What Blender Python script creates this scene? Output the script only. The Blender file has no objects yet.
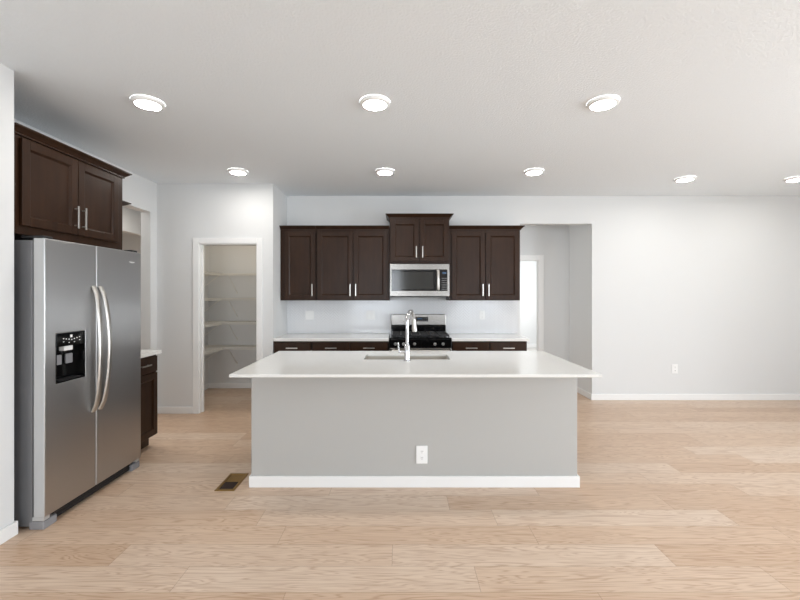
import bpy, bmesh, math, random
from mathutils import Vector, Matrix
PI = math.pi
S = bpy.context.scene
C = S.collection
random.seed(4)

# ------------------------------------------------------------------ camera
cd = bpy.data.cameras.new('camera')
cd.sensor_width = 36.0
cd.lens = 36.0 * 408 / 800
cd.shift_y = -6 / 800
cd.clip_start = 0.05
cam = bpy.data.objects.new('camera', cd)
cam.location = (0, 0, 1.455)
cam.rotation_euler = (PI / 2, 0, 0)
C.objects.link(cam)
S.camera = cam

# ------------------------------------------------------------------ world, daylight, exposure
w = bpy.data.worlds.new('sky')
w.use_nodes = True
S.world = w
bg = w.node_tree.nodes['Background']
bg.inputs[0].default_value = (0.80, 0.90, 1.0, 1)
bg.inputs[1].default_value = 1.0
S.view_settings.view_transform = 'Standard'
S.view_settings.look = 'None'
S.view_settings.gamma = 1.0
S.view_settings.use_curve_mapping = False
S.view_settings.exposure = 0.17


def area(name, loc, rot, sx, sy, power, col):
    l = bpy.data.lights.new(name, 'AREA')
    l.shape = 'RECTANGLE'
    l.size, l.size_y = sx, sy
    l.energy = power
    l.color = col
    o = bpy.data.objects.new(name, l)
    o.location = loc
    o.rotation_euler = rot
    C.objects.link(o)
    return o


RX = 5.75      # right wall
FY = -3.6      # wall behind the camera
DAY = (0.87, 0.935, 1.0)
# daylight just outside each window of the main room, shining in
area('daylight_patio', (RX + 0.30, 0.9, 1.10), (0, PI / 2, 0), 2.0, 2.3, 215, DAY)
area('daylight_side_window', (RX + 0.30, 3.35, 1.45), (0, PI / 2, 0), 1.5, 1.5, 5, DAY)
area('daylight_rear_left', (-0.9, FY - 0.30, 1.5), (PI / 2, 0, 0), 1.8, 1.6, 88, DAY)
area('daylight_rear_right', (2.9, FY - 0.30, 1.5), (PI / 2, 0, 0), 1.8, 1.6, 85, DAY)
area('far_room_fill', (4.2, 9.0, 1.5), (0, PI / 2, 0), 1.8, 2.2, 85, (1, 1, 1))  # added panel inside the far room to brighten it, no window there
area('pantry_fill', (-2.2, 5.55, 2.72), (0, 0, 0), .2, .2, 4.0, (1, .86, .68))  # added light without a fixture, warms and brightens the pantry
area('side_hall_fill', (-3.65, 5.2, 2.76), (0, 0, 0), .6, 1.6, 22, (1, .95, .88))  # added unseen fill under the hall ceiling, brightens the left opening
area('side_room_fill', (-5.6, 5.6, 2.76), (0, 0, 0), .8, .8, 25, (1, .95, .88))  # added unseen fill for the room past the side hall
area('rear_hall_light', (-1.2, 6.03, 1.7), (0, -PI / 2, 0), 1.6, .5, 15, (1, .97, .93))
LAMP = 82.0     # emission of each ceiling lamp lens


# ------------------------------------------------------------------ materials
def srgb(r, g, b):
    f = lambda c: (c / 255 / 12.92) if c / 255 <= 0.04045 else ((c / 255 + 0.055) / 1.055) ** 2.4
    return (f(r), f(g), f(b), 1)


def mat(name, col, rough=0.5, metal=0.0, spec=0.5, coat=0.0, emit=None, es=0.0):
    m = bpy.data.materials.new(name)
    m.use_nodes = True
    b = m.node_tree.nodes['Principled BSDF']
    b.inputs['Base Color'].default_value = col
    b.inputs['Roughness'].default_value = rough
    b.inputs['Metallic'].default_value = metal
    b.inputs['Specular IOR Level'].default_value = spec
    b.inputs['Coat Weight'].default_value = coat
    if emit:
        b.inputs['Emission Color'].default_value = emit
        b.inputs['Emission Strength'].default_value = es
    return m


def N(m, t, **kw):
    n = m.node_tree.nodes.new(t)
    for k, v in kw.items():
        setattr(n, k, v)
    return n


def L(m, a, b):
    m.node_tree.links.new(a, b)


def bump(m, scale, strength, dist=0.002, detail=4, stretch=(1, 1, 1)):
    b = m.node_tree.nodes['Principled BSDF']
    tc = N(m, 'ShaderNodeTexCoord')
    mp = N(m, 'ShaderNodeMapping')
    mp.inputs['Scale'].default_value = stretch
    no = N(m, 'ShaderNodeTexNoise')
    no.inputs['Scale'].default_value = scale
    no.inputs['Detail'].default_value = detail
    bp = N(m, 'ShaderNodeBump')
    bp.inputs['Strength'].default_value = strength
    bp.inputs['Distance'].default_value = dist
    L(m, tc.outputs['Object'], mp.inputs[0])
    L(m, mp.outputs[0], no.inputs['Vector'])
    L(m, no.outputs['Fac'], bp.inputs['Height'])
    L(m, bp.outputs[0], b.inputs['Normal'])
    return no


def noise_color(m, c1, c2, scale, stretch=(1, 1, 1), detail=5, lo=.3, hi=.7):
    b = m.node_tree.nodes['Principled BSDF']
    tc = N(m, 'ShaderNodeTexCoord')
    mp = N(m, 'ShaderNodeMapping')
    mp.inputs['Scale'].default_value = stretch
    no = N(m, 'ShaderNodeTexNoise')
    no.inputs['Scale'].default_value = scale
    no.inputs['Detail'].default_value = detail
    cr = N(m, 'ShaderNodeValToRGB')
    cr.color_ramp.elements[0].color = c1
    cr.color_ramp.elements[1].color = c2
    cr.color_ramp.elements[0].position = lo
    cr.color_ramp.elements[1].position = hi
    L(m, tc.outputs['Object'], mp.inputs[0])
    L(m, mp.outputs[0], no.inputs['Vector'])
    L(m, no.outputs['Fac'], cr.inputs[0])
    L(m, cr.outputs[0], b.inputs['Base Color'])


M = {}
M['wall'] = mat('wall_paint', srgb(226, 227, 227), 0.75, spec=.3)
bump(M['wall'], 90, .12, .002)
M['island_wall_shade'] = mat('wall_paint_with_shade', srgb(184, 183, 180), 0.7, spec=.3)  # same paint as the walls, darkened to put the island's shade in its colour
bump(M['island_wall_shade'], 90, .12, .002)
M['ceiling'] = mat('ceiling_texture_paint', srgb(238, 243, 247), 0.8, spec=.3)
bump(M['ceiling'], 75, .6, .006, 3)
M['trim'] = mat('white_trim_paint', srgb(242, 242, 241), 0.4)
M['white'] = mat('white_plastic', srgb(247, 247, 246), 0.3)
M['slot'] = mat('dark_slot', srgb(60, 60, 60), 0.5)
M['quartz'] = mat('white_quartz', srgb(236, 235, 231), 0.12, spec=.5)
noise_color(M['quartz'], srgb(228, 227, 223), srgb(239, 238, 235), 260, detail=2)
M['tile'] = mat('white_glazed_tile', srgb(240, 241, 243), 0.12)
M['grout'] = mat('pale_grout', srgb(172, 172, 174), 0.8)
M['wood'] = mat('espresso_wood', srgb(66, 48, 41), 0.34, spec=.22)
noise_color(M['wood'], srgb(42, 25, 14), srgb(54, 34, 21), 4, stretch=(5, 5, .8), detail=6)
M['steel'] = mat('brushed_steel', srgb(143, 140, 136), 0.27, 1.0)
bump(M['steel'], 60, .03, .001, 2, (30, 30, .15))
M['steel_fridge'] = mat('brushed_steel_doors', srgb(182, 181, 180), 0.32, 1.0)
bump(M['steel_fridge'], 60, .03, .001, 2, (30, 30, .15))
_m = M['steel_fridge']
_b = _m.node_tree.nodes['Principled BSDF']
_b.inputs['Anisotropic'].default_value = .85
_t = N(_m, 'ShaderNodeTangent', direction_type='RADIAL', axis='Z')
L(_m, _t.outputs[0], _b.inputs['Tangent'])
M['sink_steel'] = mat('satin_sink_steel', srgb(196, 190, 180), 0.42, .85)
M['steel_side'] = mat('grey_painted_steel', srgb(128, 128, 130), 0.42, .45)
M['steel_edge'] = mat('pale_door_edge', srgb(196, 197, 197), 0.4, .35)
M['chrome'] = mat('polished_chrome', srgb(205, 205, 207), 0.08, 1.0)
M['nickel'] = mat('satin_nickel', srgb(196, 193, 188), 0.28, .95)
M['black'] = mat('black_gloss', srgb(14, 14, 15), 0.08)
M['black_glass'] = mat('smoked_window_glass', srgb(46, 46, 44), 0.10)
M['iron'] = mat('cast_iron', srgb(34, 34, 35), 0.45)
M['dark'] = mat('dark_plastic', srgb(30, 30, 32), 0.45)
M['grey_plastic'] = mat('grey_plastic', srgb(140, 140, 143), 0.45)
M['display'] = mat('display_glow', srgb(20, 30, 45), .2, emit=srgb(120, 190, 255), es=.12)
M['brass'] = mat('antique_brass', srgb(150, 118, 66), 0.35, .8)
M['duct'] = mat('duct_dark', srgb(40, 22, 12), .8)
M['lens'] = mat('lamp_lens', (1, 1, 1, 1), .5, emit=(1.0, 0.965, 0.915, 1), es=LAMP)
M['wire'] = mat('white_wire_coating', srgb(236, 234, 228), 0.35)
M['pale_floor'] = mat('pale_matte_floor', srgb(214, 211, 206), .95, spec=.1)  # even pale matte tone for the far room floor
bump(M['pale_floor'], 300, .5, .004)
M['lawn'] = mat('outdoor_ground', srgb(150, 160, 130), .9)

g = bpy.data.materials.new('window_glass')
g.use_nodes = True
nt = g.node_tree
nt.nodes.clear()
o_ = nt.nodes.new('ShaderNodeOutputMaterial')
mx = nt.nodes.new('ShaderNodeMixShader')
mx.inputs[0].default_value = .08
tr = nt.nodes.new('ShaderNodeBsdfTransparent')
gl = nt.nodes.new('ShaderNodeBsdfGlossy')
gl.inputs['Roughness'].default_value = 0.02
nt.links.new(tr.outputs[0], mx.inputs[1])
nt.links.new(gl.outputs[0], mx.inputs[2])
nt.links.new(mx.outputs[0], o_.inputs[0])
M['glass'] = g


def floor_material():
    m = mat('oak_plank_floor', srgb(205, 172, 140), 0.36, spec=.5)
    b = m.node_tree.nodes['Principled BSDF']
    tc = N(m, 'ShaderNodeTexCoord')
    sx = N(m, 'ShaderNodeSeparateXYZ')
    L(m, tc.outputs['Object'], sx.inputs[0])

    def mt(op, a, bv=None, c=None):
        n = N(m, 'ShaderNodeMath', operation=op)
        for i, v in enumerate((a, bv, c)):
            if v is None:
                continue
            if isinstance(v, (int, float)):
                n.inputs[i].default_value = v
            else:
                L(m, v, n.inputs[i])
        return n.outputs[0]
    PW, PL = 0.19, 1.52
    yy = mt('DIVIDE', mt('ADD', sx.outputs[1], 20.05), PW)
    row = mt('FLOOR', yy)
    wn = N(m, 'ShaderNodeTexWhiteNoise', noise_dimensions='1D')
    L(m, row, wn.inputs['W'])
    xx = mt('ADD', mt('DIVIDE', mt('ADD', sx.outputs[0], 20), PL), mt('MULTIPLY', wn.outputs['Value'], 7.3))
    colm = mt('FLOOR', xx)
    cv = N(m, 'ShaderNodeCombineXYZ')
    L(m, row, cv.inputs[0])
    L(m, colm, cv.inputs[1])
    wn2 = N(m, 'ShaderNodeTexWhiteNoise', noise_dimensions='3D')
    L(m, cv.outputs[0], wn2.inputs['Vector'])
    rnd = wn2.outputs['Value']
    # grain coordinates, shifted for each plank
    gx = N(m, 'ShaderNodeCombineXYZ')
    L(m, mt('ADD', mt('MULTIPLY', sx.outputs[0], .5), mt('MULTIPLY', rnd, 37)), gx.inputs[0])
    L(m, mt('MULTIPLY', sx.outputs[1], 7.0), gx.inputs[1])
    L(m, mt('MULTIPLY', rnd, 11), gx.inputs[2])
    n1 = N(m, 'ShaderNodeTexNoise')
    n1.inputs['Scale'].default_value = 2.0
    n1.inputs['Detail'].default_value = 3
    n1.inputs['Distortion'].default_value = .8
    L(m, gx.outputs[0], n1.inputs['Vector'])
    # cathedral rings = bands of the noise field
    ring = mt('SINE', mt('MULTIPLY', n1.outputs['Fac'], 90))
    ring = mt('POWER', mt('MULTIPLY_ADD', ring, .5, .5), 3.0)
    gx2 = N(m, 'ShaderNodeVectorMath', operation='MULTIPLY')
    L(m, gx.outputs[0], gx2.inputs[0])
    gx2.inputs[1].default_value = (5, 24, 1)
    n2 = N(m, 'ShaderNodeTexNoise')
    n2.inputs['Scale'].default_value = 2.0
    n2.inputs['Detail'].default_value = 6
    L(m, gx2.outputs[0], n2.inputs['Vector'])
    cr = N(m, 'ShaderNodeValToRGB')
    e = cr.color_ramp.elements
    e[0].position, e[1].position = 0, 1
    e[0].color = srgb(211, 182, 155)
    e[1].color = srgb(228, 208, 188)
    e2 = cr.color_ramp.elements.new(.5)
    e2.color = srgb(220, 194, 169)
    L(m, rnd, cr.inputs[0])
    amt = mt('ADD', mt('MULTIPLY', ring, .40), mt('MULTIPLY', mt('SUBTRACT', n2.outputs['Fac'], .3), .7))
    mixg = N(m, 'ShaderNodeMix', data_type='RGBA', blend_type='MULTIPLY')
    L(m, amt, mixg.inputs[0])
    L(m, cr.outputs[0], mixg.inputs[6])
    mixg.inputs[7].default_value = srgb(190, 162, 140)
    # seams
    fy = mt('FRACT', yy)
    fx = mt('FRACT', xx)
    dy = mt('MULTIPLY', mt('MINIMUM', fy, mt('SUBTRACT', 1.0, fy)), PW)
    dx = mt('MULTIPLY', mt('MINIMUM', fx, mt('SUBTRACT', 1.0, fx)), PL)
    seam = mt('LESS_THAN', mt('MINIMUM', dx, dy), .0012)
    mixs = N(m, 'ShaderNodeMix', data_type='RGBA', blend_type='MIX')
    L(m, mt('MULTIPLY', seam, .55), mixs.inputs[0])
    L(m, mixg.outputs[2], mixs.inputs[6])
    mixs.inputs[7].default_value = srgb(130, 95, 68)
    L(m, mixs.outputs[2], b.inputs['Base Color'])
    bp = N(m, 'ShaderNodeBump')
    bp.inputs['Strength'].default_value = .15
    bp.inputs['Distance'].default_value = .001
    L(m, n2.outputs['Fac'], bp.inputs['Height'])
    L(m, bp.outputs[0], b.inputs['Normal'])
    return m


M['floor'] = floor_material()


# ------------------------------------------------------------------ mesh helpers
def bx(bm, x0, x1, y0, y1, z0, z1):
    v = [bm.verts.new(p) for p in ((x0, y0, z0), (x1, y0, z0), (x1, y1, z0), (x0, y1, z0),
                                   (x0, y0, z1), (x1, y0, z1), (x1, y1, z1), (x0, y1, z1))]
    for f in ((0, 3, 2, 1), (4, 5, 6, 7), (0, 1, 5, 4), (1, 2, 6, 5), (2, 3, 7, 6), (3, 0, 4, 7)):
        bm.faces.new([v[i] for i in f])
    return v


def box(*a):
    bm = bmesh.new()
    bx(bm, *a)
    return bm


def cyl(bm, p0, p1, r0, r1=None, seg=20):
    r1 = r0 if r1 is None else r1
    p0, p1 = Vector(p0), Vector(p1)
    d = p1 - p0
    rot = d.to_track_quat('Z', 'Y').to_matrix().to_4x4()
    bmesh.ops.create_cone(bm, cap_ends=True, segments=seg, radius1=r0, radius2=r1, depth=d.length,
                          matrix=Matrix.Translation((p0 + p1) / 2) @ rot)


def tube(bm, pts, r, seg=14, scale=(1, 1), cap=True):
    pts = [Vector(p) for p in pts]
    n = len(pts)
    rs = r if isinstance(r, (list, tuple)) else [r] * n
    up = None
    rings = []
    for i in range(n):
        t = (pts[min(i + 1, n - 1)] - pts[max(i - 1, 0)]).normalized()
        if up is None:
            up = t.orthogonal().normalized() if abs(t.x) > .9 else (Vector((1, 0, 0)) - t * t.x).normalized()
        up = (up - t * up.dot(t)).normalized()
        s = t.cross(up)
        rings.append([bm.verts.new(pts[i] + (up * math.cos(a) * scale[0] + s * math.sin(a) * scale[1]) * rs[i])
                      for a in [2 * PI * k / seg for k in range(seg)]])
    for a, b in zip(rings, rings[1:]):
        for k in range(seg):
            bm.faces.new((a[k], a[(k + 1) % seg], b[(k + 1) % seg], b[k]))
    if cap:
        bm.faces.new(rings[0])
        bm.faces.new(rings[-1])


def lathe(bm, prof, seg=40, c=(0, 0)):
    rings = []
    for r, z in prof:
        rings.append([bm.verts.new((c[0] + r * math.cos(2 * PI * k / seg), c[1] + r * math.sin(2 * PI * k / seg), z))
                      for k in range(seg)])
    for a, b in zip(rings, rings[1:]):
        for k in range(seg):
            bm.faces.new((a[k], a[(k + 1) % seg], b[(k + 1) % seg], b[k]))
    return rings


def obj(name, bm, m, parent=None, bev=0.0, smooth=False, loc=None, seg=2):
    bmesh.ops.recalc_face_normals(bm, faces=bm.faces[:])
    me = bpy.data.meshes.new(name)
    bm.to_mesh(me)
    bm.free()
    o = bpy.data.objects.new(name, me)
    C.objects.link(o)
    for k in (m if isinstance(m, (list, tuple)) else [m]):
        me.materials.append(M[k] if isinstance(k, str) else k)
    if parent:
        o.parent = parent
    if loc:
        o.location = loc
    if bev:
        md = o.modifiers.new('bevel', 'BEVEL')
        md.width = bev
        md.segments = seg
        md.limit_method = 'ANGLE'
        md.angle_limit = math.radians(40)
    if smooth:
        me.polygons.foreach_set('use_smooth', [True] * len(me.polygons))
        me.set_sharp_from_angle(angle=math.radians(35))
    return o


def thing(name, label, cat, loc=(0, 0, 0), rotz=0, group=None):
    o = bpy.data.objects.new(name, None)
    o.empty_display_size = .1
    C.objects.link(o)
    o.location = loc
    o.rotation_euler = (0, 0, rotz)
    o['label'] = label
    o['category'] = cat
    if group:
        o['group'] = group
    return o


def dup(root, loc, label, rotz=None):
    r = root.copy()
    C.objects.link(r)
    r.location = loc
    if rotz is not None:
        r.rotation_euler = (0, 0, rotz)
    r['label'] = label
    for ch in list(root.children):
        c = ch.copy()
        C.objects.link(c)
        c.parent = r
        for gch in list(ch.children):
            d = gch.copy()
            C.objects.link(d)
            d.parent = c
    return r


def struct(name, bm, m, bev=0.0, parent=None):
    o = obj(name, bm, m, parent, bev)
    if not parent:
        o['kind'] = 'structure'
    return o


def grid_solid(us, vs, hole, t0, t1, axis):
    """solid slab of thickness t0..t1 along axis, with rectangular cells left out"""
    bm = bmesh.new()

    def P(u, v, t):
        if axis == 'y':
            return (u, t, v)
        if axis == 'x':
            return (t, u, v)
        return (u, v, t)
    nu, nv = len(us) - 1, len(vs) - 1
    vd = {}

    def V(i, j, k):
        if (i, j, k) not in vd:
            vd[(i, j, k)] = bm.verts.new(P(us[i], vs[j], (t0, t1)[k]))
        return vd[(i, j, k)]
    full = lambda i, j: 0 <= i < nu and 0 <= j < nv and not hole(i, j)
    for i in range(nu):
        for j in range(nv):
            if not full(i, j):
                continue
            for k in (0, 1):
                bm.faces.new([V(i, j, k), V(i + 1, j, k), V(i + 1, j + 1, k), V(i, j + 1, k)])
            for di, dj, a, b in ((-1, 0, (i, j), (i, j + 1)), (1, 0, (i + 1, j), (i + 1, j + 1)),
                                 (0, -1, (i, j), (i + 1, j)), (0, 1, (i, j + 1), (i + 1, j + 1))):
                if not full(i + di, j + dj):
                    bm.faces.new([V(*a, 0), V(*b, 0), V(*b, 1), V(*a, 1)])
    return bm


# ------------------------------------------------------------------ the setting
H = 2.80
LX = -2.96       # kitchen left wall
PY = 4.97        # pantry front wall
BY = 5.60        # back wall
PX = -1.547      # side of the pantry block
NX, NY = -2.327, 2.46    # near left wall block
HX = -4.25       # far side of the side hall
T = .115

struct('floor', grid_solid([-7.2, RX + T], [FY - T, 11.4], lambda i, j: False, -.06, 0, 'z'), 'floor')
struct('ceiling', grid_solid([-7.2, RX + T], [FY - T, 11.4], lambda i, j: False, H, H + .1, 'z'), 'ceiling')

# near left wall: thick block whose end closes the refrigerator alcove
struct('wall_near_left', box(LX - T, NX, FY, NY, 0, H), 'wall')
# kitchen left wall with a tall opening to the side hall
OY0, OY1, OZ = 3.99, 4.84, 2.43
struct('wall_left', grid_solid([NY, OY0, OY1, 6.42], [0, OZ, H], lambda i, j: i == 1 and j == 0, LX - T, LX, 'x'), 'wall')
# pantry front wall with doorway
DX0, DX1, DZ = -2.455, -1.735, 2.075
struct('wall_pantry_front', grid_solid([LX, DX0, DX1, PX], [0, DZ, H], lambda i, j: i == 1 and j == 0, PY, PY + T, 'y'), 'wall')
struct('wall_pantry_side', box(PX - T, PX, PY + T, BY + .7, 0, H), 'wall')
struct('wall_pantry_back', box(LX, PX - T, 6.30, 6.42, 0, H), 'wall')
# back wall with a tall opening to the rear hall
QX0, QX1, QZ = 1.647, 2.635, 2.42
struct('wall_back', grid_solid([PX, QX0, QX1, RX], [0, QZ, H], lambda i, j: i == 1 and j == 0, BY, BY + T, 'y'), 'wall')
# rear hall: right side, far wall with doorway, bright room behind
EY = 6.35
EX0, EX1, EZ = 1.35, 2.163, 1.99
struct('wall_rear_hall_right', box(QX1, QX1 + T, BY + T, EY + T, 0, H), 'wall')
struct('wall_rear_hall_back', grid_solid([PX, EX0, EX1, QX1], [0, EZ, H], lambda i, j: i == 1 and j == 0, EY, EY + .06, 'y'), 'wall')
struct('wall_far_room_back', box(-1.6, 5.8, 11.0, 11.1, 0, H), 'wall')
struct('wall_far_room_left', box(-1.7, -1.6, EY + T, 11.1, 0, H), 'wall')
struct('wall_far_room_right', box(5.75, 5.86, BY + T, 11.1, 0, H), 'wall')
# side hall beyond the left opening
struct('wall_side_hall', grid_solid([NY, 4.4, 6.9, 8.6], [0, 2.43, H], lambda i, j: i == 1 and j == 0, HX - T, HX, 'x'), 'wall')
struct('wall_side_hall_end', box(-7.1, LX - T, 8.6, 8.7, 0, H), 'wall')
struct('wall_side_room_back', box(-7.1, -7.0, 2.3, 8.6, 0, H), 'wall')
struct('wall_side_hall_near', box(-7.0, LX - T, 2.2, 2.34, 0, H), 'wall')
# right wall: patio door and window
ys = [FY, -.3, 2.1, 2.55, 4.15, BY + T]
struct('wall_right', grid_solid(ys, [0, .65, 2.10, 2.25, H],
       lambda i, j: (i == 1 and j <= 1) or (i == 3 and 1 <= j <= 2), RX, RX + T, 'x'), 'wall')
struct('wall_front', grid_solid([LX - T, -1.85, .05, 1.95, 3.85, RX + T], [0, .65, 2.35, H],
       lambda i, j: i in (1, 3) and j == 1, FY - T, FY, 'y'), 'wall')
struct('floor_far_room', box(-1.6, 5.75, EY + .06, 11.0, .0, .012), 'pale_floor')
struct('ground', box(-14, 20, -16, FY - T - .01, -.2, -.1), 'lawn')
struct('ground_side', box(RX + T + .01, 20, FY - T, 14, -.2, -.1), 'lawn')


def window(name, horiz, a0, a1, z0, z1, at, mull):
    fr = bmesh.new()
    wv = .05

    def add(u0, u1, v0, v1):
        if horiz:
            bx(fr, u0, u1, at - .03, at + .03, v0, v1)
        else:
            bx(fr, at - .03, at + .03, u0, u1, v0, v1)
    add(a0, a0 + wv, z0, z1)
    add(a1 - wv, a1, z0, z1)
    add(a0 + wv, a1 - wv, z0, z0 + wv)
    add(a0 + wv, a1 - wv, z1 - wv, z1)
    if mull:
        add((a0 + a1) / 2 - .03, (a0 + a1) / 2 + .03, z0 + wv, z1 - wv)
    f = struct(name, fr, 'trim')
    pn = bmesh.new()
    if horiz:
        bx(pn, a0 + wv, a1 - wv, at - .004, at + .004, z0 + wv, z1 - wv)
    else:
        bx(pn, at - .004, at + .004, a0 + wv, a1 - wv, z0 + wv, z1 - wv)
    struct('pane', pn, 'glass', parent=f)


window('door_1', False, -.3, 2.1, .0, 2.10, RX + .06, True)
window('window_1', False, 2.55, 4.15, .65, 2.25, RX + .06, False)
window('window_2', True, -1.85, .05, .65, 2.35, FY - .06, True)
window('window_3', True, 1.95, 3.85, .65, 2.35, FY - .06, True)


# baseboards: a thin board with an eased top edge, along x or y
def baseboard(name, runs, bh=.083):
    bm = bmesh.new()
    for (x0, y0, x1, y1) in runs:
        bx(bm, min(x0, x1), max(x0, x1), min(y0, y1), max(y0, y1), 0, bh)
    return struct(name, bm, 'trim', .004)


t = .014
baseboard('baseboard_near_left', [(NX, FY, NX + t, NY + t), (NX - .03, NY, NX, NY + t)])
baseboard('baseboard_left', [(LX, 4.84 + .001, LX + t, PY)])
baseboard('baseboard_pantry_front', [(LX + t, PY - t, DX0 - .065, PY), (DX1 + .065, PY - t, PX, PY)])
baseboard('baseboard_back', [(QX1 - t, BY - t, RX, BY), (QX1 - t, BY, QX1, EY), (EX1 + .075, EY - t, QX1 - t, EY)])
baseboard('baseboard_right', [(RX - t, FY, RX, -.3), (RX - t, 2.1, RX, BY - t)])
baseboard('baseboard_front', [(NX + t, FY, RX - t, FY + t)])
baseboard('baseboard_pantry', [(LX, PY + T, LX + t, 6.30 - t), (LX, 6.30 - t, PX - T, 6.30),
                               (PX - T - t, PY + T, PX - T, 6.30 - t)])
baseboard('baseboard_far_room', [(-1.6, 10.986, 5.75, 11.0)], .115)
baseboard('baseboard_side_hall', [(HX, NY, HX + t, 4.4), (HX, 6.9, HX + t, 8.6)])


def casing(name, x0, x1, z1, y, yb, cw):
    """door casing on the front face y, with a jamb lining back to yb"""
    bm = bmesh.new()
    bx(bm, x0 - cw, x0 + .006, y - .016, y, 0, z1 + cw)
    bx(bm, x1 - .006, x1 + cw, y - .016, y, 0, z1 + cw)
    bx(bm, x0 + .006, x1 - .006, y - .016, y, z1 - .006, z1 + cw)
    bx(bm, x0 - .001, x0 + .018, y, yb, 0, z1)
    bx(bm, x1 - .018, x1 + .001, y, yb, 0, z1)
    bx(bm, x0 + .018, x1 - .018, y, yb, z1 - .018, z1 + .001)
    if yb - y < .1:
        return struct(name, bm, 'trim', .004)
    # door stop
    bx(bm, x0 + .018, x0 + .03, y + .05, y + .085, 0, z1 - .018)
    bx(bm, x1 - .03, x1 - .018, y + .05, y + .085, 0, z1 - .018)
    return struct(name, bm, 'trim', .004)


casing('trim_1', DX0, DX1, DZ, PY, PY + T, .062)
casing('trim_2', EX0, EX1, EZ, EY, EY + .06, .07)


# ------------------------------------------------------------------ cabinets
def pull(length, vertical):
    bm = bmesh.new()
    h = length / 2
    if vertical:
        bx(bm, -.0065, .0065, -.034, -.026, -h, h)
        for s in (-1, 1):
            cyl(bm, (0, -.028, s * (h - .02)), (0, 0, s * (h - .02)), .005, seg=10)
    else:
        bx(bm, -h, h, -.034, -.026, -.0065, .0065)
        for s in (-1, 1):
            cyl(bm, (s * (h - .02), -.028, 0), (s * (h - .02), 0, 0), .005, seg=10)
    return bm


def shaker(w_, h_, st=.058, th=.02):
    """shaker door, lower left back corner at the origin, facing -y"""
    bm = bmesh.new()
    bx(bm, 0, st, -th, 0, 0, h_)
    bx(bm, w_ - st, w_, -th, 0, 0, h_)
    bx(bm, st, w_ - st, -th, 0, 0, st)
    bx(bm, st, w_ - st, -th, 0, h_ - st, h_)
    # sloped inner lip down to the flat panel
    q = .012
    a = [(st, st), (w_ - st, st), (w_ - st, h_ - st), (st, h_ - st)]
    b = [(st + q, st + q), (w_ - st - q, st + q), (w_ - st - q, h_ - st - q), (st + q, h_ - st - q)]
    va = [bm.verts.new((p[0], -th + .003, p[1])) for p in a]
    vb = [bm.verts.new((p[0], -th + .013, p[1])) for p in b]
    for i in range(4):
        bm.faces.new((va[i], va[(i + 1) % 4], vb[(i + 1) % 4], vb[i]))
    bm.faces.new(vb)
    return bm


def crown(w_, d_, z, left=True, right=True, out=.05, ht=.045):
    prof = [(0, -.004), (.012, -.004), (.012, .006), (.018, .010), (out * .55, ht * .45), (out * .85, ht * .72),
            (out, ht * .8), (out, ht)]
    bm = bmesh.new()
    rows = []
    for o, dz in prof:
        l = -o if left else 0
        r = w_ + o if right else w_
        rows.append([bm.verts.new(p) for p in ((l, d_, z + dz), (l, -o, z + dz), (r, -o, z + dz), (r, d_, z + dz))])
    for a, b in zip(rows, rows[1:]):
        for k in range(4):
            bm.faces.new((a[k], a[(k + 1) % 4], b[(k + 1) % 4], b[k]))
    bm.faces.new(rows[-1])
    bm.faces.new(rows[0])
    return bm


def upper_cabinet(label, loc, rot, w_, d_, z0, z1, doors, left=True, right=True, gap=None, hl=.155, out=.05,
                  ht=.045, group=None, zb=None, zt=None):
    """doors: list of (x0, x1, handle side or None)"""
    t_ = thing('wall_cabinet', label, 'cabinet', (loc[0], loc[1], z0), rot, group)
    hh = z1 - z0
    obj('cabinet_box', box(0, w_, 0, d_, 0, hh), 'wood', t_, .002)
    obj('crown_molding', crown(w_, d_, hh, left, right, out, ht), 'wood', t_)
    zb = .012 if zb is None else zb
    zt = hh - .03 if zt is None else zt
    for x0, x1, hs in doors:
        d = obj('door', shaker(x1 - x0, zt - zb), 'wood', t_, .0025, loc=(x0, -.001, zb))
        if hs:
            px = .032 if hs == 'l' else (x1 - x0) - .032
            obj('handle', pull(hl, True), 'nickel', d, .002, loc=(px, -.02, .045 + hl / 2))
    return t_


GU = 'dark wall cabinets along the back wall'
UY = BY - .33
upper_cabinet('dark espresso wall cabinet with one door, in the corner against the pantry side wall',
              (PX + .003, UY), 0, .462, .328, 1.372, 2.287,
              [(.055, .45, 'r')], left=False, right=False, group=GU)
upper_cabinet('dark espresso wall cabinet with two doors, left of the microwave',
              (-1.079, UY), 0, .942, .328, 1.372, 2.287,
              [(.012, .472, 'r'), (.48, .92, 'l')], left=False, right=False, group=GU)
upper_cabinet('short dark wall cabinet with two small doors, raised above the microwave',
              (-.133, BY - .385), 0, .762, .383, 1.842, 2.43,
              [(.014, .372, 'r'), (.388, .748, 'l')], hl=.145, group=GU, zb=.03, zt=.558)
upper_cabinet('dark greyish wall cabinet with two doors, right of the microwave beside the hall opening',
              (.632, UY), 0, .918, .328, 1.372, 2.287,
              [(.035, .462, 'r'), (.474, .902, 'l')], left=False, right=True, group=GU)

# over the refrigerator
upper_cabinet('deep dark two-door cabinet mounted above the stainless refrigerator',
              (-2.375, NY + .012), PI / 2, 1.02, .583, 1.83, 2.45,
              [(.07, .512, 'r'), (.518, .945, 'l')], left=False, right=True, hl=.16, group=None,
              zb=.055, zt=.602)
upper_cabinet('small dark wall cabinet mostly hidden behind the cabinet over the refrigerator',
              (-2.665, 3.53), PI / 2, .352, .293, 1.372, 2.287,
              [(.01, .345, 'l')], left=False, right=True, out=.066)


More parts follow.
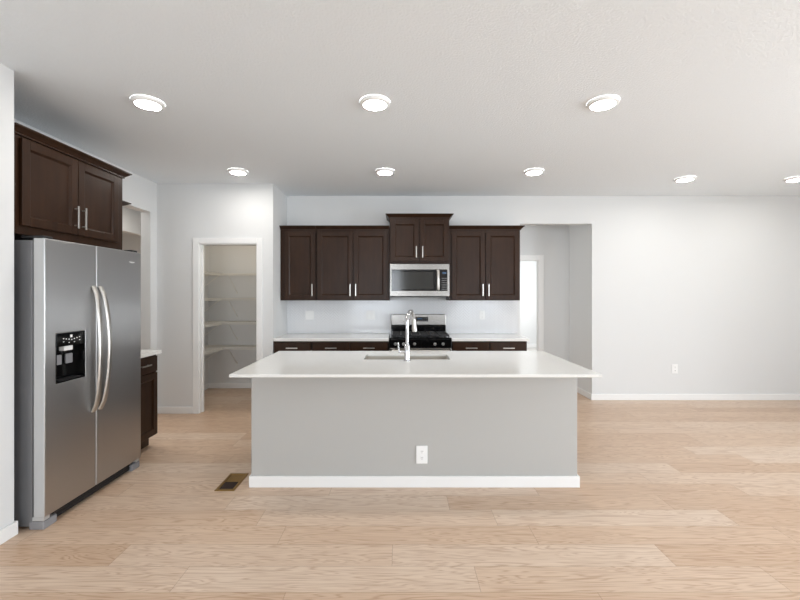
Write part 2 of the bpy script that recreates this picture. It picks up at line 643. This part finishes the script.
def base_cabinet(label, loc, rot, w_, d_, fronts, group=None, hl=.14, first=0):
    """fronts: list of (x0, x1): a drawer over a door"""
    t_ = thing('base_cabinet', label, 'cabinet', (loc[0], loc[1], 0), rot, group)
    bm = bmesh.new()
    bx(bm, 0, w_, 0, d_, .105, .878)
    bx(bm, .0, w_, .07, d_, 0, .105)
    obj('cabinet_box', bm, 'wood', t_, .002)
    for i, (x0, x1) in enumerate(fronts):
        bm = box(0, x1 - x0, -.02, 0, 0, .145)
        d = obj('drawer', bm, 'wood', t_, .003, loc=(x0, -.001, .72))
        obj('handle', pull(hl, False), 'nickel', d, .002, loc=((x1 - x0) / 2, -.02, .078))
        e = obj('door', shaker(x1 - x0, .59), 'wood', t_, .0025, loc=(x0, -.001, .118))
        obj('handle', pull(hl, True), 'nickel', e, .002,
            loc=((x1 - x0) - .032 if (i + first) % 2 == 0 else .032, -.02, .59 - .045 - hl / 2))
    return t_


GB = 'dark base cabinets along the back wall'
CY = BY - .61
base_cabinet('dark base cabinet with one drawer, in the corner by the pantry side wall', (PX + .004, CY), 0, .462, .605,
             [(.01, .45)], GB)
base_cabinet('dark base cabinet with two drawers, left of the range', (-1.077, CY), 0, .938, .605,
             [(.012, .464), (.474, .926)], GB)
base_cabinet('dark base cabinet with two drawers, right of the range', (.634, CY), 0, .918, .605,
             [(.012, .454), (.464, .906)], GB)
base_cabinet('dark base cabinet with one drawer standing past the refrigerator', (-2.35, 3.487), PI / 2, .445, .605,
             [(.012, .433)], first=1)


def slab(name, label, x0, x1, y0, y1, hx=None, hy=None, z0=.880, z1=.914, cat='countertop'):
    if hx:
        bm = grid_solid([x0, hx[0], hx[1], x1], [y0, hy[0], hy[1], y1], lambda i, j: i == 1 and j == 1, z0, z1, 'z')
    else:
        bm = box(x0, x1, y0, y1, z0, z1)
    o = obj(name, bm, 'quartz', bev=.003)
    o['label'] = label
    o['category'] = cat
    return o


slab('countertop', 'white quartz countertop on the back base cabinets left of the range', PX + .001, -.137, CY - .03, BY - .011)
slab('countertop', 'white quartz countertop on the back base cabinets right of the range', .633, 1.575, CY - .03, BY - .011)
slab('countertop', 'short white countertop on the base cabinet beside the refrigerator', LX + .001, -2.315, 3.487, 3.965)


# ------------------------------------------------------------------ backsplash
def herringbone(x0, x1, z0, z1, y, W=.028, G=.0030, th=.006):
    Lt = 3 * W
    bm = bmesh.new()
    R = Matrix.Rotation(PI / 4, 4, 'Y')
    ox, oz = (x0 + x1) / 2, (z0 + z1) / 2
    n = int((x1 - x0) / W) + 8
    m_ = int((x1 - x0) / Lt) + 8
    for a in range(-n, n):
        for b in range(-m_, m_):
            for k in (0, 1):
                cx, cz = -a * W + b * Lt, a * W + b * Lt
                if k == 0:
                    r = (cx, cx + Lt, cz, cz + W)
                else:
                    r = (cx + Lt, cx + Lt + W, cz, cz + Lt)
                mid = R @ Vector(((r[0] + r[1]) / 2, 0, (r[2] + r[3]) / 2))
                if abs(mid.x) > (x1 - x0) / 2 + .05 or abs(mid.z) > (z1 - z0) / 2 + .05:
                    continue
                vs = bx(bm, r[0] + G / 2, r[1] - G / 2, 0, th, r[2] + G / 2, r[3] - G / 2)
                for v in vs:
                    v.co = R @ v.co
                    v.co += Vector((ox, y, oz))
    for co, no in (((x0, 0, 0), (-1, 0, 0)), ((x1, 0, 0), (1, 0, 0)), ((0, 0, z0), (0, 0, -1)), ((0, 0, z1), (0, 0, 1))):
        bmesh.ops.bisect_plane(bm, geom=bm.verts[:] + bm.edges[:] + bm.faces[:], plane_co=co, plane_no=no, clear_outer=True)
    return bm


bs = thing('backsplash', 'white herringbone tile backsplash behind the range and back counters', 'backsplash',
           (.05, BY - .005, .914))
hb = herringbone(PX + .002, 1.61, .9148, 1.368, BY - .0105)
for v in hb.verts:
    v.co -= Vector((.05, BY - .005, .914))
obj('tile_field', hb, 'tile', bs)
gb = box(PX + .001, 1.612, BY - .0065, BY - .0005, .9145, 1.3695)
for v in gb.verts:
    v.co -= Vector((.05, BY - .005, .914))
obj('grout', gb, 'grout', bs)


# ------------------------------------------------------------------ outlets
def outlet(label, loc, w_=.08, h_=.125, kind='duplex', group=None):
    t_ = thing('wall_outlet', label, 'outlet', loc, 0, group)
    obj('cover_plate', box(-w_ / 2, w_ / 2, -.007, 0, -h_ / 2, h_ / 2), 'white', t_, .0025)
    if kind == 'duplex':
        for s in (-1, 1):
            bm = box(-.016, .016, -.0095, -.006, s * .024 - .017, s * .024 + .017)
            r = obj('receptacle', bm, 'white', t_, .002)
            sl = bmesh.new()
            for dx in (-.006, .006):
                bx(sl, dx - .0012, dx + .0012, -.0103, -.009, s * .024 - .002, s * .024 + .008)
            cyl(sl, (0, -.0103, s * .024 - .008), (0, -.009, s * .024 - .008), .0022, seg=8)
            obj('slot', sl, 'slot', r)
    else:
        n = 2 if w_ > .1 else 1
        for i in range(n):
            cx = 0 if n == 1 else (-.023 + .046 * i)
            obj('rocker', box(cx - .0165, cx + .0165, -.0105, -.006, -.033, .033), 'white', t_, .002)
    return t_


outlet('white outlet on the shaded front of the kitchen island', (.165, 3.077, .245), .085, .135)
outlet('white outlet low on the bare wall right of the hall opening', (3.77, BY, .428))
GO = 'plates on the tile backsplash'
outlet('white plate on the backsplash below the left corner cabinet', (-1.235, BY - .0105, 1.165), .118, .12, 'rocker', GO)
outlet('white plate on the backsplash just left of the range', (-.405, BY - .0105, 1.165), .118, .12, 'rocker', GO)
outlet('white plate on the backsplash right of the range', (1.125, BY - .0105, 1.165), .08, .12, 'duplex', GO)

# ------------------------------------------------------------------ island
isl = thing('kitchen_island', 'shade-darkened kitchen island with white baseboard in the middle of the floor', 'island',
            (.109, 3.46, 0))


def rel(bm, loc):
    for v in bm.verts:
        v.co -= Vector(loc)
    return bm


IL = (.109, 3.46, 0)
IX0, IX1, IY = -1.122, 1.338, 3.077
bm = bmesh.new()
bx(bm, IX0, IX1, IY, IY + .13, 0, .893)
obj('half_wall', rel(bm, IL), 'island_wall_shade', isl, .004)
bm = bmesh.new()
bx(bm, IX0 - .014, IX1 + .014, IY - .014, IY - .0005, 0, .085)
bx(bm, IX0 - .014, IX0 - .0005, IY - .0005, IY + .13, 0, .085)
bx(bm, IX1 + .0005, IX1 + .014, IY - .0005, IY + .13, 0, .085)
obj('baseboard', rel(bm, IL), 'trim', isl, .004)
bm = bmesh.new()
yb = 3.835
bx(bm, IX0, IX0 + .018, IY + .131, yb, 0, .893)
bx(bm, IX1 - .018, IX1, IY + .131, yb, 0, .893)
bx(bm, IX0 + .018, IX1 - .018, yb - .02, yb, .105, .893)
bx(bm, IX0 + .018, IX1 - .018, yb - .09, yb - .072, 0, .105)
obj('cabinet_box', rel(bm, IL), 'wood', isl, .002)
nd = 5
wd = (IX1 - IX0 - .02) / nd
for i in range(nd):
    d = obj('door', shaker(wd - .008, .74), 'wood', isl, .0025)
    d.rotation_euler = (0, 0, PI)
    d.location = (IX0 + .01 + wd * (i + 1) - .004 - IL[0], yb + .001 - IL[1], .118)
    obj('handle', pull(.15, True), 'nickel', d, .002, loc=(.032, -.02, .62))
SX, SY = (-.30, .418), (3.375, 3.67)
slab('countertop', 'large white quartz countertop overhanging the kitchen island', -1.15, 1.36, 2.742, 3.88, SX, SY,
     z0=.894, cat='countertop')

# undermount sink
sk = thing('sink', 'stainless undermount sink set into the island countertop', 'sink', (.06, 3.53, .68))
bm = bmesh.new()
x0, x1, y0, y1 = SX[0] - .004, SX[1] + .004, SY[0] - .004, SY[1] + .004
zt, zb_ = .8935, .70
ins = .02


def ring(bm, a, z):
    return [bm.verts.new(p) for p in ((a[0], a[2], z), (a[1], a[2], z), (a[1], a[3], z), (a[0], a[3], z))]


rs = [ring(bm, (x0 - .02, x1 + .02, y0 - .02, y1 + .02), zt), ring(bm, (x0, x1, y0, y1), zt),
      ring(bm, (x0 + .008, x1 - .008, y0 + .008, y1 - .008), zb_ + .02),
      ring(bm, (x0 + .03, x1 - .03, y0 + .03, y1 - .03), zb_)]
for a, b in zip(rs, rs[1:]):
    for k in range(4):
        bm.faces.new((a[k], a[(k + 1) % 4], b[(k + 1) % 4], b[k]))
bm.faces.new(rs[-1])
so = obj('basin', rel(bm, (.06, 3.53, .68)), 'sink_steel', sk)
sm = so.modifiers.new('thickness', 'SOLIDIFY')
sm.thickness = .002
sm.offset = -1
bm = bmesh.new()
lathe(bm, [(.001, .7035), (.03, .7035), (.042, .7045), (.044, .7018)], 24, (.06, 3.53))
obj('drain', rel(bm, (.06, 3.53, .68)), 'chrome', sk, smooth=True)

# faucet
fx, fy, fz = .058, 3.30, .914
ft = thing('faucet', 'tall chrome pull-down faucet standing before the island sink', 'faucet', (fx, fy, fz))
bm = bmesh.new()
lathe(bm, [(.001, 0), (.029, 0), (.029, .006), (.023, .010), (.0225, .012), (.0225, .125), (.018, .130), (.016, .135), (.001, .135)], 28)
obj('body', bm, 'chrome', ft, smooth=True)
bm = bmesh.new()
pts = [(0, 0, .13), (0, 0, .25), (0, 0, .312)]
for k in range(1, 15):
    a = PI * k / 14 * .96
    pts.append((.030 * (1 - math.cos(a)), .078 * (1 - math.cos(a)), .312 + .085 * math.sin(a)))
tube(bm, pts, .0135, 16)
obj('spout', bm, 'chrome', ft, smooth=True)
e = Vector(pts[-1])
bm = bmesh.new()
tube(bm, [e + Vector((0, 0, .006)), e + Vector((.001, .001, -.02)), e + Vector((.004, .004, -.075)), e + Vector((.006, .006, -.098))],
     [.015, .016, .021, .0215], 18)
obj('spray_head', bm, 'nickel', ft, smooth=True)
bm = bmesh.new()
tube(bm, [(-.018, 0, .075), (-.062, 0, .075)], .0135, 14)
tube(bm, [(-.066, 0, .062), (-.069, 0, .09), (-.074, -.002, .15)], [.0085, .0075, .006], 12)
obj('handle', bm, 'chrome', ft, smooth=True)

# ------------------------------------------------------------------ range
rx0, rx1 = -.128, .627
rc = (rx0 + rx1) / 2
RL = (rc, 5.26, 0)
rg = thing('range', 'stainless and black gas range standing between the back base cabinets', 'range', RL)
ry = CY - .035
bm = bmesh.new()
bx(bm, rx0, rx1, ry + .03, BY - .013, .06, .905)
for sx_ in (rx0 + .03, rx1 - .07):
    for sy_ in (ry + .08, BY - .1):
        bx(bm, sx_, sx_ + .04, sy_, sy_ + .04, 0, .06)
obj('body', rel(bm, RL), 'steel_side', rg, .003)
obj('cooktop', rel(box(rx0, rx1, ry + .005, BY - .09, .9055, .922), RL), 'black', rg, .004)
bg_ = bmesh.new()
bx(bg_, rx0 + .008, rx1 - .008, BY - .088, BY - .014, 1.035, 1.182)
obj('backguard', rel(bg_, RL), 'steel', rg, .006)
obj('vent_strip', rel(box(rx0 + .008, rx1 - .008, BY - .082, BY - .014, .9225, 1.0345), RL), 'black', rg, .002)
d = obj('display', rel(box(rc - .045, rc + .13, BY - .0895, BY - .087, 1.085, 1.145), RL), 'black', rg)
bm = bmesh.new()
for i, xx_ in enumerate((-.02, .0, .022)):
    bx(bm, rc + .01 + xx_, rc + .01 + xx_ + .013, BY - .0905, BY - .0893, 1.112, 1.132)
obj('digits', rel(bm, RL), 'display', d)
bm = bmesh.new()
for i in range(6):
    for j in range(2):
        xx_ = rc - .036 + i * .028
        if j == 1 and 1 < i < 4:
            continue
        bx(bm, xx_, xx_ + .012, BY - .0903, BY - .0893, 1.093 + j * .025, 1.098 + j * .025)
obj('buttons', rel(bm, RL), 'grey_plastic', d)
for i in range(3):
    wg = (rx1 - rx0 - .04) / 3
    a = rx0 + .02 + wg * i + .004
    b = a + wg - .008
    y0_, y1_ = ry + .03, BY - .12
    bm = bmesh.new()
    for yy_ in (y0_, y1_ - .012, (y0_ + y1_) / 2 - .006):
        bx(bm, a, b, yy_, yy_ + .012, .940, .956)
    for xx_ in (a, b - .012, (a + b) / 2 - .006):
        bx(bm, xx_, xx_ + .012, y0_, y1_, .942, .957)
    for yy_ in (y0_ + .12, y1_ - .13):
        bx(bm, a, b, yy_, yy_ + .01, .942, .956)
    for xx_ in (a, b - .012):
        for yy_ in (y0_, y1_ - .012):
            bx(bm, xx_, xx_ + .012, yy_, yy_ + .012, .922, .942)
    obj('grate', rel(bm, RL), 'iron', rg, .002)
for bx_, by_ in ((-.25, .14), (.25, .14), (-.25, .40), (.25, .40), (0, .27)):
    bm = bmesh.new()
    lathe(bm, [(.05, .922), (.05, .93), (.035, .932), (.035, .938), (.001, .94)], 24, (rc + bx_, ry + by_))
    obj('burner', rel(bm, RL), 'iron', rg, smooth=True)
obj('control_panel', rel(box(rx0, rx1, ry, ry + .0295, .80, .905), RL), 'black', rg, .004)
for X in (-.055, .043, .176, .425, .522):
    bm = bmesh.new()
    cyl(bm, (X, ry - .0005, .848), (X, ry - .012, .848), .019, .018, 20)
    cyl(bm, (X, ry - .012, .848), (X, ry - .034, .848), .014, .012, 20)
    bx(bm, X - .003, X + .003, ry - .038, ry - .033, .834, .863)
    obj('knob', rel(bm, RL), 'nickel', rg, smooth=True)
od = obj('oven_door', rel(box(rx0 + .003, rx1 - .003, ry - .006, ry + .029, .235, .796), RL), 'steel', rg, .004)
obj('window', rel(box(rx0 + .10, rx1 - .10, ry - .0085, ry - .0055, .34, .66), RL), 'black', od, .001)
bm = bmesh.new()
tube(bm, [(rx0 + .03, ry - .052, .772), (rx1 - .03, ry - .052, .772)], .012, 14)
for xx_ in (rx0 + .06, rx1 - .06):
    cyl(bm, (xx_, ry - .05, .772), (xx_, ry - .005, .772), .009, seg=12)
obj('handle', rel(bm, RL), 'nickel', od, smooth=True)
obj('storage_drawer', rel(box(rx0 + .003, rx1 - .003, ry - .004, ry + .029, .065, .228), RL), 'steel', rg, .004)

# ------------------------------------------------------------------ microwave
ML = (rc, 5.40, 1.413)
mw = thing('microwave', 'stainless over-the-range microwave mounted under the short middle cabinet', 'microwave', ML)
mx0, mx1 = -.128, .627
my = 5.185
obj('body', rel(box(mx0, mx1, my + .025, BY - .013, 1.413, 1.838), ML), 'steel_side', mw, .003)
bm = grid_solid([mx0, mx0 + .022, mx1 - .165, mx1 - .025, mx1], [1.428, 1.495, 1.765, 1.836],
                lambda i, j: j == 1 and i in (1, 2), my, my + .024, 'y')
obj('front_frame', rel(bm, ML), 'steel', mw, .002)
wd_ = obj('door_window', rel(box(mx0 + .0225, mx1 - .1655, my + .002, my + .02, 1.4955, 1.7645), ML), 'black', mw)
obj('screen', rel(box(mx0 + .045, mx1 - .20, my + .0005, my + .0018, 1.515, 1.735), ML), 'black_glass', wd_)
cp = obj('control_panel', rel(box(mx1 - .1645, mx1 - .0255, my + .002, my + .02, 1.4955, 1.7645), ML), 'black', mw)
bm = bmesh.new()
for i in range(4):
    for j in range(6):
        a = mx1 - .095 + i * .017
        b = 1.51 + j * .028
        bx(bm, a, a + .009, my + .001, my + .0019, b, b + .009)
obj('keypad', rel(bm, ML), 'grey_plastic', cp)
obj('display', rel(box(mx1 - .088, mx1 - .038, my + .0008, my + .0019, 1.71, 1.735), ML), 'display', cp)
bm = bmesh.new()
hx_ = mx1 - .145
tube(bm, [(hx_, my + .001, 1.50), (hx_, my - .03, 1.512), (hx_, my - .038, 1.56), (hx_, my - .04, 1.63), (hx_, my - .038, 1.70),
          (hx_, my - .03, 1.75), (hx_, my + .001, 1.762)], .014, 14, (1.25, .7))
obj('handle', rel(bm, ML), 'nickel', mw, smooth=True)
bm = box(mx0 + .01, mx1 - .01, my + .004, my + .024, 1.414, 1.427)
obj('vent_grille', rel(bm, ML), 'dark', mw)

# ------------------------------------------------------------------ refrigerator (faces +x)
FX = -2.187
y0f, y1f, top = 2.51, 3.445, 1.80
FL = (-2.56, 2.98, 0)
fr = thing('refrigerator', 'tall stainless side-by-side refrigerator with water dispenser in the left alcove', 'refrigerator', FL)
bm = bmesh.new()
bx(bm, LX + .05, FX - .078, y0f + .004, y1f - .004, .02, top - .012)
obj('body', rel(bm, FL), 'steel_side', fr, .004)
ys_ = 2.937
DYa, DYb, DZa, DZb = 2.594, 2.833, .882, 1.20
# left (freezer) door with a cut-out for the dispenser
bm = grid_solid([y0f, DYa, DYb, ys_ - .003], [.078, DZa, DZb, top], lambda i, j: i == 1 and j == 1, FX - .07, FX, 'x')
fd = obj('freezer_door', rel(bm, FL), ['steel_fridge', 'steel_edge'], fr, .005)
for p in fd.data.polygons:
    if abs(p.normal.y) > .9 or abs(p.normal.z) > .9:
        p.material_index = 1
bm = box(FX - .07, FX, ys_ + .003, y1f, .078, top)
rd = obj('fridge_door', rel(bm, FL), ['steel_fridge', 'steel_edge'], fr, .005)
for p in rd.data.polygons:
    if abs(p.normal.y) > .9 or abs(p.normal.z) > .9:
        p.material_index = 1


def fridge_handle(y, parent, s):
    bm = bmesh.new()
    pts = []
    for k in range(17):
        u = k / 16
        z = .62 + .89 * u
        bow = math.sin(PI * u)
        pts.append((FX + .006 + .062 * bow ** .55, y + s * .012 * bow, z))
    tube(bm, pts, .0145, 16, (.7, 1.4))
    obj('handle', rel(bm, FL), 'nickel', parent, smooth=True)


fridge_handle(ys_ - .034, fd, -1)
fridge_handle(ys_ + .034, rd, 1)
# dispenser
dp = bmesh.new()
e_ = .004
for (a, b, c, d_, z0_, z1_) in ((FX - .066, FX - .062, DYa, DYb, DZa, DZb),
                               (FX - .062, FX + .002, DYa, DYa + e_, DZa, DZb), (FX - .062, FX + .002, DYb - e_, DYb, DZa, DZb),
                               (FX - .062, FX + .002, DYa + e_, DYb - e_, DZa, DZa + .008),
                               (FX - .062, FX + .003, DYa + e_, DYb - e_, 1.115, DZb)):
    bx(dp, a, b, c, d_, z0_, z1_)
ds = obj('dispenser', rel(dp, FL), 'black', fd, .001)
bm = bmesh.new()
for i in range(7):
    yy_ = DYa + .05 + i * .022
    zz = 1.150 + .012 * abs(i - 3) / 3
    bx(bm, FX + .0031, FX + .004, yy_, yy_ + .008, zz, zz + .006)
    if i % 2 == 0:
        bx(bm, FX + .0031, FX + .004, yy_, yy_ + .010, zz - .02, zz - .016)
bx(bm, FX + .0031, FX + .004, DYa + .108, DYa + .125, 1.168, 1.186)
obj('icons', rel(bm, FL), 'white', ds)
bm = bmesh.new()
bx(bm, FX - .05, FX - .012, DYa + .08, DYa + .15, 1.082, 1.114)
obj('nozzle_housing', rel(bm, FL), 'white', ds, .004)
for yy_ in (DYa + .045, DYa + .135):
    bm = box(FX - .058, FX - .045, yy_, yy_ + .055, .99, 1.055)
    obj('paddle', rel(bm, FL), 'grey_plastic', ds, .004)
obj('drip_tray', rel(box(FX - .06, FX - .002, DYa + .03, DYb - .03, DZa + .009, DZa + .016), FL), 'dark', ds, .002)
# hinges, bottom grille and feet
for yy_ in (y0f + .015, y1f - .085):
    bm = box(FX - .16, FX - .02, yy_, yy_ + .07, top + .0005, top + .018)
    obj('hinge_cover', rel(bm, FL), 'dark', fr, .005)
bm = bmesh.new()
bx(bm, FX - .10, FX - .03, y0f + .10, y1f - .10, .012, .065)
for k in range(3):
    bx(bm, FX - .03, FX - .026, y0f + .10, y1f - .10, .018 + k * .015, .026 + k * .015)
obj('bottom_grille', rel(bm, FL), 'dark', fr, .002)
for yy_ in (y0f + .003, y1f - .103):
    bm = box(FX - .10, FX - .008, yy_, yy_ + .10, 0, .05)
    obj('foot_cover', rel(bm, FL), 'grey_plastic', fr, .006)
for yy_ in (y0f + .005, y1f - .05):
    bm = box(FX - .085, FX - .01, yy_, yy_ + .045, .053, .0775)
    obj('hinge_bracket', rel(bm, FL), 'steel_edge', fr, .003)
# maker's mark: a ring around a short wordless swoosh
bm = bmesh.new()
cy_, cz_ = y1f - .118, 1.715
n = 28
outer = [(cy_ + .030 * math.cos(2 * PI * k / n), cz_ + .0085 * math.sin(2 * PI * k / n)) for k in range(n)]
inner = [(cy_ + .002 + .025 * math.cos(2 * PI * k / n), cz_ + .002 + .0055 * math.sin(2 * PI * k / n)) for k in range(n)]
vo = [bm.verts.new((FX + .0015, p[0], p[1])) for p in outer]
vi = [bm.verts.new((FX + .0015, p[0], p[1])) for p in inner]
for k in range(n):
    bm.faces.new((vo[k], vo[(k + 1) % n], vi[(k + 1) % n], vi[k]))
bx(bm, FX + .0002, FX + .0015, cy_ - .033, cy_ + .035, cz_ - .0025, cz_ + .0015)
obj('emblem', rel(bm, FL), 'white', rd)

# ------------------------------------------------------------------ ceiling lamps
lp = thing('ceiling_light', '', 'ceiling light', (0, 0, H), 0, 'round ceiling lights')
bm = bmesh.new()
lathe(bm, [(.106, 0), (.105, -.010), (.100, -.018), (.090, -.024), (.081, -.025), (.079, -.021)], 48)
obj('trim_ring', bm, 'white', lp, smooth=True)
bm = bmesh.new()
r_ = lathe(bm, [(.0795, -.022), (.06, -.0235), (.001, -.024)], 40)
bm.faces.new(r_[-1])
obj('lens', bm, 'lens', lp, smooth=True)
spots = [(-1.765, 2.858, 'round white ceiling light nearest the cabinet above the refrigerator'),
         (-.175, 2.858, 'round ceiling light above the near edge of the island, middle of the front row'),
         (1.422, 2.858, 'round ceiling light nearest the camera on the right side, in the front row'),
         (-1.77, 4.46, 'small round ceiling light in front of the pantry doorway'),
         (-.164, 4.46, 'round ceiling light in front of the two-door wall cabinet left of the microwave'),
         (1.465, 4.46, 'round ceiling light in front of the hall opening in the back wall'),
         (3.31, 4.74, 'round ceiling light near the bare wall, above its low outlet'),
         (4.60, 4.74, 'round ceiling light at the far right edge of the ceiling')]
for i, (x, y, lb) in enumerate(spots):
    if i == 0:
        lp.location = (x, y, H - .0005)
        lp['label'] = lb
    else:
        dup(lp, (x, y, H - .0005), lb)

# ------------------------------------------------------------------ floor vent
vt = thing('floor_vent', 'brass floor register set in the planks beside the island', 'vent', (-1.297, 3.155, 0))
bm = grid_solid([-.073, -.052, .052, .073], [-.145, -.120, .120, .145], lambda i, j: i == 1 and j == 1, .0005, .006, 'z')
obj('frame', bm, 'brass', vt, .002)
obj('opening', box(-.0515, .0515, -.1195, .1195, .0003, .0015), 'duct', vt)
bm = bmesh.new()
for k in range(13):
    yy_ = .000 + k * .0092
    vs = bx(bm, -.051, .051, yy_, yy_ + .0085, .002, .0035)
obj('louver', bm, 'brass', vt)


# ------------------------------------------------------------------ pantry wire shelves
def wire_shelf(length, depth, braces):
    """local: x along the shelf, y=0 the front edge, y=depth the wall; z=0 top"""
    t_ = thing('wire_shelf', '', 'shelf', (0, 0, 0), 0, 'wire shelves in the pantry')
    bm = bmesh.new()
    n = int(length / .0127)
    for k in range(n + 1):
        x = min(k * .0127, length - .0032)
        bx(bm, x, x + .003, 0, depth - .004, -.003, 0)
        bx(bm, x, x + .0045, 0, .003, -.030, -.003)
    obj('deck', bm, 'wire', t_)
    bm = bmesh.new()
    for (y, z) in ((-.001, 0.0), (-.001, -.024), (depth * .5, -.005), (depth - .008, -.005)):
        bx(bm, 0, length, y - .003, y + .003, z - .008, z)
    obj('rail', bm, 'wire', t_)
    for x in braces:
        bm = bmesh.new()
        tube(bm, [(x, .012, -.03), (x, depth - .006, -.28)], .0045, 8)
        bx(bm, x - .008, x + .008, depth - .006, depth, -.30, -.255)
        obj('brace', bm, 'wire', t_)
    return t_


zs = [1.757, 1.395, 1.041, .671]
wh = ['topmost', 'second from top', 'third from top', 'lowest']
LS, LD = (6.30 - .32) - (PY + T + .03), .355
sb = wire_shelf((PX - T) - LX - .01, .318, (.44, 1.0))
sl_ = wire_shelf(LS - .01, LD, (.36, .80))
for i, z in enumerate(zs):
    lb = 'white wire shelf on the pantry back wall, ' + wh[i] + ' of four'
    if i == 0:
        sb.location = (LX + .005, 5.98, z)
        sb['label'] = lb
    else:
        dup(sb, (LX + .005, 5.98, z), lb)
    lb = 'white wire shelf along the pantry left wall, ' + wh[i] + ' of four'
    # runs along the left wall: front edge faces +x
    loc = (LX + LD + .001, PY + T + .03, z)
    if i == 0:
        sl_.location = loc
        sl_.rotation_euler = (0, 0, PI / 2)
        sl_['label'] = lb
    else:
        dup(sl_, loc, lb)
